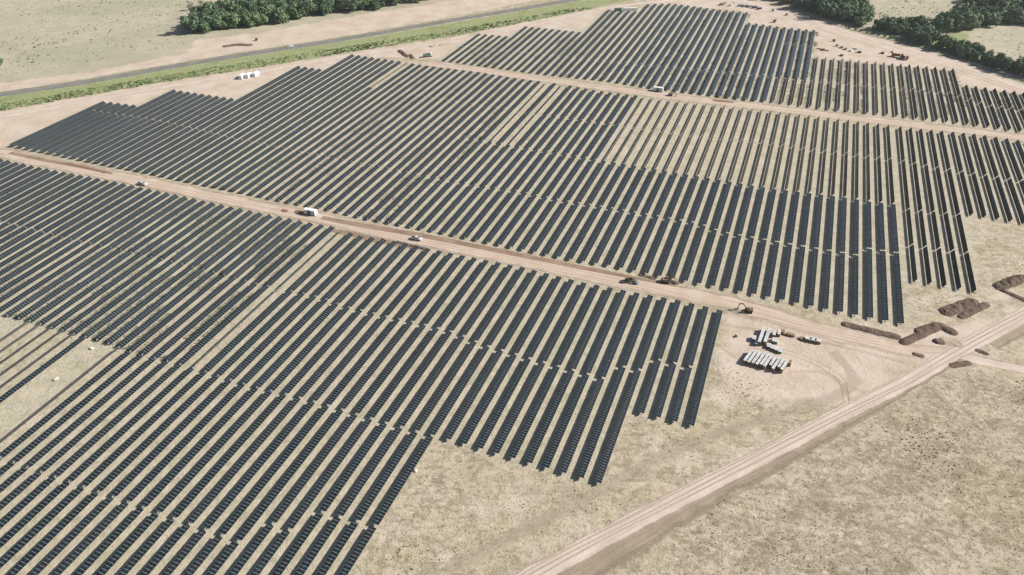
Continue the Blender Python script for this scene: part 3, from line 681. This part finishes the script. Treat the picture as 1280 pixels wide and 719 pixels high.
# ------------------------------------------------------------------ heaps of dug earth
def earth_mat(name, a, b):
    m = N(name); n1 = m.noise(m.pos(), .5, 6, .7); n2 = m.noise(m.pos(), 2.2, 5, .7)
    c = m.mix(m.ramp(n1, .35, .65), a, b); c = m.mix(m.math('MULTIPLY', m.ramp(n2, .5, .75), .5), c, tuple(x * .6 for x in a))
    m.base(c); m.rough(1); m.spec(.05); m.bump(n2, 1.0, .4); return m.m
E_dark = earth_mat('dark_dug_earth', (.125, .088, .066), (.20, .145, .11)); E_pale = earth_mat('pale_dug_earth', (.40, .31, .23), (.50, .40, .31)); E_red = earth_mat('red_dug_earth', (.22, .115, .08), (.31, .18, .13))
def heap(pts, halfw, h, mat, name, label, seed=0):
    h *= .62
    W = [Vector(G(*p)) for p in pts]; lens = [0]
    for a, b in zip(W, W[1:]): lens.append(lens[-1] + (b - a).length)
    L = lens[-1]; nu = max(10, int((L + 2 * halfw) / .45)); nv = 15; V = []; Q = []
    c0 = sum(W, Vector((0, 0))) / len(W)
    for i in range(nu + 1):
        d = -halfw + (L + 2 * halfw) * i / nu; dd = min(max(d, 0), L); k = max(j for j in range(len(W) - 1) if lens[j] <= dd + 1e-6)
        t = (W[k + 1] - W[k]).normalized(); p = W[k] + t * (d - lens[k]); n = Vector((-t.y, t.x))
        e = 0 if 0 <= d <= L else (abs(d - dd) / halfw)
        wd = halfw * math.sqrt(max(0, 1 - e * e)) * (1 + .14 * mnoise.noise(Vector((d * .4, seed, 1.7)))) + .02
        for j in range(nv):
            s = -1 + 2 * j / (nv - 1); x = p + n * wd * s
            z = h * (1 - s * s) ** .9 * math.sqrt(max(0, 1 - e * e)) * (.75 + .5 * mnoise.noise(Vector((x.x * .45, x.y * .45, seed + .5)))) + ((h * .13 * mnoise.noise(Vector((x.x * 1.5, x.y * 1.5, seed))) + .15 * mnoise.noise(Vector((x.x * 3.4, x.y * 3.4, seed + 4)))) * min(1.2, h) if abs(s) < .95 else 0)
            V.append((x.x - c0.x, x.y - c0.y, max(z, -.02) if abs(s) < .99 else -.05))
    for i in range(nu):
        for j in range(nv - 1): a = i * nv + j; Q.append((a, a + 1, a + nv + 1, a + nv))
    me = npmesh(name, np.array(V), np.array(Q), [mat])
    o = link(name, me, None, None, (c0.x, c0.y, 0)); return tag(o, label, 'earth heap')
heap([(1058, 406), (1120, 421)], 2.1, 1.3, E_dark, 'earth_heap', 'long dark earth ridge at the foot of the last wide row', 1)
heap([(1130, 428), (1172, 409)], 2.0, 1.6, E_dark, 'earth_heap', 'dark diagonal earth ridge right of the long ridge', 2)
heap([(1150, 414), (1174, 406.5), (1190, 415)], 2.4, 1.7, E_dark, 'earth_heap', 'bent earth heap topping the dark diagonal ridge', 3)
heap([(1183, 390), (1215, 378)], 3.0, 2.2, E_dark, 'earth_heap', 'rounded brown earth mound below the five-row strip', 4)
heap([(1202, 396), (1232, 381)], 1.8, 1.2, E_dark, 'earth_heap', 'lower dark earth ridge along the rounded brown mound', 5)
heap([(1250, 358), (1276, 348), (1300, 352)], 3.0, 2.2, E_dark, 'earth_heap', 'large brown mound at the right picture edge', 6)
heap([(1249, 361), (1282, 376)], 1.6, 1.1, E_dark, 'earth_heap', 'low ridge in front of the large mound at the right edge', 7)
heap([(1172, 427), (1176, 427.5)], 1.9, 1.7, E_dark, 'earth_heap', 'pointed earth pile beside the big dirt road, coloured dark for its shaded side', 8)  # left side of one pile, its shade put into the dark earth colour
heap([(1182, 427), (1197, 429)], 2.6, 1.1, E_pale, 'earth_heap', 'right part of the pointed pile, coloured pale for its sunlit side', 9)  # right side of the same pile, sunlight put into the paler earth colour
heap([(1144, 443), (1152, 445)], 1.2, .9, E_dark, 'earth_heap', 'small dark earth pile on the yard left of the big road', 10)
heap([(1223, 438.5), (1232, 442)], 1.3, .9, E_dark, 'earth_heap', 'small dark earth pile below the big road by the branch track', 11)
heap([(1191, 457), (1210, 454)], 1.6, .5, E_dark, 'earth_heap', 'low flat earth spill under the big road', 12)
heap([(500, 64), (509, 71)], 2.2, 1.6, E_dark, 'earth_heap', 'dark earth heap left of the parked dump truck', 13)
heap([(513, 69), (516, 73)], 1.8, 1.4, E_dark, 'earth_heap', 'narrow earth heap next to the parked dump truck', 14)
heap([(541, 58), (560, 55)], 3.0, 1.6, E_pale, 'earth_heap', 'pale earth mound behind the parked dump truck', 15)
heap([(282, 58), (296, 56), (312, 56.5)], 2.6, 1.6, E_dark, 'earth_heap', 'dark earth bank by the highway below the wood', 16)
heap([(372, 265), (379, 266.5)], 1.6, 1.2, E_red, 'earth_heap', 'reddish earth heap left of the white inverter cabin', 17)
heap([(354, 263), (358, 264)], 1.2, .8, E_red, 'earth_heap', 'small reddish heap on the road further left of the inverter cabin', 18)
heap([(895, 126), (914, 127.6)], 1.3, .8, E_red, 'earth_heap', 'red earth ridge on the far dirt road', 19)
heap([(830, 349), (846, 354)], 1.3, 1.0, E_dark, 'earth_heap', 'dark trench spoil at the foot of the middle rows by an excavator', 20)
heap([(800, 344), (818, 348)], 1.1, .8, E_dark, 'earth_heap', 'thin spoil ridge left of the trenching excavator', 21)
heap([(497, 303), (530, 311)], 1.3, .9, E_dark, 'earth_heap', 'dark spoil ridge on top of the front rows below the pickup', 22)
heap([(84, 204), (132, 216)], .8, .5, E_red, 'earth_heap', 'thin reddish ridge along the road at the left corner', 23)
heap([(1023, 61), (1034, 63.5)], 1.5, .9, E_dark, 'earth_heap', 'dark low heap at the top left of the double rows', 24)

# ------------------------------------------------------------------ vehicles and site gear
def wheel(parent, x, y, r, wd, name='wheel'):
    o = MB().tube((-wd / 2, 0, 0), (wd / 2, 0, 0), r, n=14).build(name, M['dark'], parent, (x, y, r))
    MB().tube((-wd / 2 - .02, 0, 0), (wd / 2 + .02, 0, 0), r * .55, n=10).build('rim', M['grey'], o)
def pickup(x, y, hd, col, label):
    X, Y = G(x, y); o = thing('pickup', label, 'pickup', (X, Y, 0), hd)
    b = MB(); b.prism([(-2.65, .45), (2.55, .45), (2.68, .72), (2.6, 1.02), (1.25, 1.12), (-2.65, 1.10)], -.92, .92)
    b.build('body', col, o)
    c = MB(); c.prism([(-.95, 1.10), (1.28, 1.11), (.62, 1.72), (-.75, 1.76)], -.80, .80); c.build('cab', col, o)
    g = MB(); g.prism([(.70, 1.66), (1.22, 1.16), (1.30, 1.18), (.76, 1.70)], -.70, .70); g.build('windscreen', M['glass'], o)
    for s in (-1, 1):
        MB().prism([(-.72, 1.2), (1.0, 1.2), (.58, 1.62), (-.66, 1.66)], s * .795 - .012, s * .815 + .012).build('side_window', M['glass'], o)
        MB().box(s * .62, 2.66, .74, .38, .08, .18, .02).build('headlight', M['lamp'], o)
    MB().box(0, -1.78, 1.105, 1.55, 1.55, .02).build('load_bed', M['dark'], o)
    for sx in (-.85, .85):
        for sy in (-1.65, 1.65): wheel(o, sx, sy, .38, .26)
    return o
def truck(x, y, hd, cabcol, bodycol, label, L=7.5):
    X, Y = G(x, y); o = thing('dump_truck', label, 'truck', (X, Y, 0), hd)
    MB().box(0, 0, .75, 1.0, L, .3, .05).build('chassis', M['grey'], o)
    c = MB(); c.prism([(L / 2 - 2.0, .8), (L / 2, .8), (L / 2, 1.9), (L / 2 - .35, 2.8), (L / 2 - 2.0, 2.8)], -1.2, 1.2); c.build('cab', cabcol, o)
    g = MB(); g.prism([(L / 2 + .02, 1.9), (L / 2 - .30, 2.7), (L / 2 - .24, 2.7), (L / 2 + .06, 1.9)], -1.0, 1.0); g.build('windscreen', M['glass'], o)
    t = MB(); t.box(0, -1.05, 1.1, 2.4, L - 2.6, .12); 
    for s in (-1, 1): t.box(s * 1.17, -1.05, 1.22, .08, L - 2.6, 1.0)
    t.box(0, -1.05 - (L - 2.6) / 2 + .04, 1.22, 2.26, .08, 1.0); t.box(0, -1.05 + (L - 2.6) / 2 - .04, 1.22, 2.26, .08, 1.2); t.build('tipper_body', bodycol, o)
    for sx in (-1.0, 1.0):
        for sy in (L / 2 - 1.1, -L / 2 + 2.2, -L / 2 + .9): wheel(o, sx, sy, .52, .34)
    return o
def excavator(x, y, hd, label, col='orange', s=1.0):
    X, Y = G(x, y); o = thing('excavator', label, 'excavator', (X, Y, 0), hd); o.scale = (s, s, s)
    for sx in (-1.1, 1.1):
        b = MB(); b.prism([(-1.9, .25), (-1.6, 0), (1.6, 0), (1.9, .25), (1.9, .6), (1.6, .85), (-1.6, .85), (-1.9, .6)], sx - .28, sx + .28); b.build('track', M['dark'], o)
    MB().box(0, 0, .4, 1.6, 1.8, .5, .05).build('undercarriage', M['grey'], o)
    MB().box(0, -.45, .95, 2.5, 3.0, .95, .12).box(0, -1.65, 1.0, 2.4, .7, 1.1, .15).build('upper_body', M[col], o)
    c = MB(); c.prism([(-.2, 1.0), (1.25, 1.0), (1.25, 1.9), (.95, 2.75), (-.2, 2.75)], -1.2, -.3); c.build('cab', M[col], o)
    MB().prism([(1.27, 1.85), (.99, 2.68), (1.03, 2.69), (1.31, 1.87)], -1.1, -.4).build('windscreen', M['glass'], o)
    MB().prism([(.8, 1.5), (1.3, 1.5), (3.4, 3.7), (4.9, 2.9), (4.9, 3.3), (3.3, 4.2)], .1, .5).build('boom', M[col], o)
    MB().prism([(4.6, 3.4), (5.05, 3.3), (5.3, 1.0), (5.05, .95)], .14, .46).build('arm', M[col], o)
    MB().prism([(4.7, .95), (5.4, 1.0), (5.5, .35), (4.9, .1), (4.55, .45)], -.2, .8).build('bucket', M['grey'], o)
    return o
def loader(x, y, hd, label, col='yellow'):
    X, Y = G(x, y); o = thing('wheel_loader', label, 'loader', (X, Y, 0), hd)
    MB().prism([(-2.4, .7), (.6, .7), (.6, 1.5), (-2.2, 1.7), (-2.5, 1.3)], -.85, .85).build('engine_body', M[col], o)
    MB().prism([(-.6, 1.5), (.9, 1.5), (.75, 2.9), (-.5, 2.9)], -.7, .7).build('cab', M['glass'], o)
    MB().box(0, .15, 2.905, 1.55, 1.6, .1, .03).build('cab_roof', M[col], o)
    MB().prism([(.8, 1.1), (.8, 1.5), (2.9, .8), (2.9, .5)], -.55, -.35).prism([(.8, 1.1), (.8, 1.5), (2.9, .8), (2.9, .5)], .35, .55).build('lift_arms', M[col], o)
    MB().prism([(2.8, .1), (3.7, .1), (3.75, .18), (3.0, .3), (2.95, 1.1), (2.8, 1.1)], -1.25, 1.25).build('bucket', M['grey'], o)
    for sx in (-.95, .95):
        for sy in (-1.5, 1.4): wheel(o, sx, sy, .68, .5)
    return o
def container(x, y, hd, L, label, col='white', wd=2.44, h=2.6, group=None, name='container', cat='container'):
    X, Y = G(x, y); o = thing(name, label, cat, (X, Y, 0), hd, group); b = MB()
    n = int(L / .28); pr = []
    for i in range(n):                               # corrugated long sides
        yy = -L / 2 + .08 + (L - .16) * i / n; d = .05 if i % 2 else 0
        pr += [(wd / 2 - d, yy + .03), (wd / 2 - d, yy + (L - .16) / n - .03)]
    loop = pr + [(-a, q) for a, q in reversed(pr)]; m = len(loop)
    b.add([(a, q, .16) for a, q in loop] + [(a, q, h - .06) for a, q in loop], [tuple(range(m))[::-1], tuple(range(m, 2 * m))] + [(i, (i + 1) % m, m + (i + 1) % m, m + i) for i in range(m)])
    b.build('body', M[col], o)
    MB().box(0, 0, h - .055, wd + .02, L + .02, .07, .02).build('roof', M[col], o)
    f = MB()
    for sx in (-1, 1):
        for sy in (-1, 1): f.box(sx * (wd / 2 - .05), sy * (L / 2 - .04), 0, .14, .14, h - .06)
    f.build('corner_frame', M['grey'], o)
    for s in (-1, 1):
        d = MB().box(s * wd * .235, -L / 2 + .02, .2, wd * .45, .08, h - .42, .02).build('door', M[col], o)
        MB().tube((s * .12, -L / 2 - .04, .3), (s * .12, -L / 2 - .04, h - .3), .025, n=6).build('handle', M['grey'], d)
    return o
def inverter(x, y, hd, label):
    X, Y = G(x, y); o = thing('inverter_station', label, 'inverter cabin', (X, Y, 0), hd)
    MB().box(0, 0, 0, 2.9, 7.0, .25, .03).build('skid', M['grey'], o)
    MB().box(0, 1.9, .253, 2.4, 2.8, 2.5, .06).build('inverter_cabinet', M['white'], o)
    MB().box(0, -2.3, .253, 2.4, 1.9, 2.4, .06).build('switchgear_cabinet', M['white'], o)
    t = MB().box(0, -.3, .253, 1.5, 1.6, 1.5, .05)
    for k in range(6): t.box(-.95, -.9 + k * .24, .5, .4, .08, 1.1).box(.95, -.9 + k * .24, .5, .4, .08, 1.1)
    t.build('transformer', M['grey'], o)
    MB().box(0, -.3, 2.68, 2.3, 1.75, .07).build('canopy', M['white'], o)
    for yy in (1.2, 2.6): MB().box(1.205, yy, .45, .03, 1.1, 2.0, .01).build('door', M['bluegrey'], o)
    return o
HR = -PSI              # heading along the rows
ROADH = math.atan2(*(lambda a, b: (b[1] - a[1], b[0] - a[0]))(G(500, 300), G(620, 325))) - math.pi / 2
pickup(521, 299.5, ROADH, M['dusty'], 'white pickup driving on the dirt road between the front and middle blocks')
pickup(178.5, 231, ROADH, M['dusty'], 'white pickup parked on the left part of the dirt road')
pickup(363, 59.5, R(-68), M['white'], 'white car on the asphalt highway')
inverter(388.5, 267.5, ROADH, 'white inverter cabin beside the dirt road near the left pickup')
inverter(822.5, 113.8, ROADH - .02, 'white inverter cabin on the far dirt road')
truck(535, 71, R(-70), M['white'], M['green'], 'white and green dump truck parked among heaps at the far road corner')
loader(788, 352.5, ROADH, 'yellow wheel loader on the dirt road under the middle rows')
excavator(832, 352.5, ROADH + .1, 'orange excavator digging the trench at the foot of the middle rows', 'orange', .85)
excavator(935.5, 389.5, ROADH + math.pi, 'brown excavator standing right of the front block end', 'orange', .85)
excavator(838, 119.5, ROADH, 'small dark orange excavator right of the far inverter cabin', 'orange', .75)
truck(1121, 71.5, R(-118), M['red'], M['red'], 'rusty red truck on the bare ground below the perimeter track', 8.5)
truck(1130, 74.5, R(-118), M['red'], M['dark'], 'dark red truck behind the rusty red one', 5.5)
for i, (x, y, l) in enumerate([(303, 97.5, 'leftmost of three white site containers below the highway verge'), (311, 96.2, 'middle of three white site containers below the highway verge'), (320, 94.7, 'rightmost of three white site containers below the highway verge')]):
    container(x, y, R(-10), 6.06, l, group='white site containers')
container(787.5, 13.6, R(-84), 12.2, 'long white container at the top end of the far rows')
container(772.5, 13.8, R(-84), 6.06, 'green container left of the long white one', 'green')

# stacked module crates in the yard
def crate(x, y, L, wd, h, label, hd=HR, top='wrap', side='card', group='crates in the storage yard'):
    X, Y = G(x, y); o = thing('module_crate', label, 'crate', (X, Y, 0), hd, group)
    p = MB()
    for k in (-1, 0, 1): p.box(k * (wd / 2 - .08), 0, 0, .12, L, .10)
    n = max(3, int(L / .5))
    for k in range(n): p.box(0, -L / 2 + .06 + (L - .12) * k / (n - 1), .101, wd, .12, .03)
    p.build('pallet', M['wood'], o)
    b = MB(); m = max(1, int(round(L / 1.2)))
    for k in range(m): b.box(0, -L / 2 + L / m * (k + .5), .135, wd - .06, L / m - .06, h - .135 - random.uniform(0, .12), .03)
    b.build('cartons', M[side], o)
    c = MB()
    for k in range(m): c.box(random.uniform(-.03, .03), -L / 2 + L / m * (k + .5), h - .02, wd - .02, L / m - random.uniform(.03, .10), .06, .02)
    c.build('white_cover', M[top], o)
    return o
def heading(a, b):
    A, B = G(*a), G(*b); return math.atan2(B[1] - A[1], B[0] - A[0]) - math.pi / 2
HLOW, HUP = heading((928, 455), (941, 437.5)), heading((946, 432.5), (953.5, 412))
for i in range(10):
    f = i / 9
    x, y = 934.5 + f * 45.5, 447.5 + f * 11.5
    if i == 5: x -= .5
    crate(x, y + .6, random.uniform(7.6, 8.8) if i not in (6, 8) else 5.6, 1.08, random.uniform(1.6, 2.0), f'white-topped crate row in lower yard group, {ordinal(i + 1)} from left', HLOW)
crate(951, 422.5, 10.2, 1.3, 1.9, 'longest white crate row in the upper yard group', HUP)
crate(958, 423.0, 9.6, 1.3, 1.9, 'long white crate row right of the longest one in upper yard group', HUP)
crate(942, 425.0, 2.6, 1.5, 1.4, 'short white crate at the left of the upper yard group')
crate(945, 430.5, 2.2, 1.3, 1.2, 'low crate below the short white crate of upper yard group', side='green')
crate(967, 419.5, 3.0, 1.2, 1.5, 'white crate behind the green-sided crate in upper yard group')
crate(973, 418.5, 3.0, 1.2, 1.5, 'white crate at the back right of the upper yard group')
crate(968, 427.5, 2.6, 2.2, 1.2, 'green-sided crate in the upper yard group', side='green')
for i in range(4): crate(960.5 + i * 4.6, 434.0 + i * 2.0, 2.4, 1.5, 1.1, f'low crate in the row between the yard groups, {ordinal(i + 1)} from left', side='green' if i % 2 else 'card')
crate(978, 415.5, 2.0, 1.6, .8, 'low brown crate at the back of the yard', top='card'); crate(988, 419.5, 3.0, 1.6, .9, 'brown crate right of the upper yard group', ROADH, 'wood')
crate(983, 419, 2.6, .8, .6, 'flat brown crate against the brown crate', ROADH, 'wood')
for i in range(4): crate(1003.5 + i * 6.0, 424.5 + i * 1.3, 2.5, 1.7, 1.3 if i else .7, f'crate in the short row right of the yard, {ordinal(i + 1)} from left', ROADH - R(8), 'wrap' if i else 'card')
crate(985, 455.5, 2.4, 1.8, 1.6, 'brown crate at the right end of the lower yard group', side='card', top='card')
# stored material far away on the top edge
k = 0
for i, (x, y, t, s) in enumerate([(902, 6.5, 'card', 'card'), (908, 4.5, 'wrap', 'white'), (914, 7.5, 'wrap', 'white'), (919, 5, 'wrap', 'white'), (925, 7.8, 'bluegrey', 'grey'), (931, 8.5, 'bluegrey', 'grey'), (937, 9, 'wrap', 'grey'), (943, 10.2, 'grey', 'dark'), (949, 11.6, 'bluegrey', 'dark')]):
    crate(x, y, 3.6, 2.4, 1.8, f'stored material stack beyond the far rows, {ordinal(i + 1)} from left', R(-70), t, s, 'material stacks beyond the far rows')
for i, (x, y, t, s) in enumerate([(1029, 63, 'card', 'card'), (1052, 60, 'green', 'green'), (1057, 62, 'wood', 'green'), (1064, 64, 'wrap', 'white'), (1068, 62, 'wrap', 'green'), (1074, 66, 'green', 'dark'), (1103, 67, 'card', 'dark'), (1052, 70, 'wood', 'wood')]):
    crate(x, y, 2.6, 1.8, 1.2, f'small stack on the bare corner by the double rows, {ordinal(i + 1)} placed from left', R(-20 * i), t, s, 'small stacks on the bare corner')
# white bulk bags lying on the bare patch of the front block
def bag(x, y, label, s=1.0):
    bm = bmesh.new(); bmesh.ops.create_icosphere(bm, subdivisions=3, radius=1)
    for v in bm.verts:
        n = mnoise.noise(v.co * 1.7 + Vector((x, y, 0))); v.co *= 1 + .16 * n
        v.co.x *= 1.35; v.co.z = max(v.co.z, -.55) * .62
        if v.co.z > .38: v.co.z = .38 + (v.co.z - .38) * .4
        v.co *= s; v.co.z += .34 * s
    me = bpy.data.meshes.new('bulk_bag'); bm.to_mesh(me); bm.free(); me.materials.append(M['bagcloth'])
    for p in me.polygons: p.use_smooth = True
    X, Y = G(x, y); o = thing('bulk_bag', label, 'bag', (X, Y, 0), random.uniform(0, 3)); link('sack', me, None, o)
    MB().tube((-.25 * s, 0, .52 * s), (.0, .1, .8 * s), .05 * s, n=6).tube((0, .1, .8 * s), (.25 * s, 0, .52 * s), .05 * s, n=6).build('lifting_loop', M['bluegrey'], o)
bag(114.5, 436, 'white bulk bag at the upper end of the bare strip in the front block', .75)
bag(70, 474.5, 'white bulk bag lower down the bare strip in the front block', .75)
bag(519.5, 588.5, 'small white bag on dry ground right of the long front rows', .6)
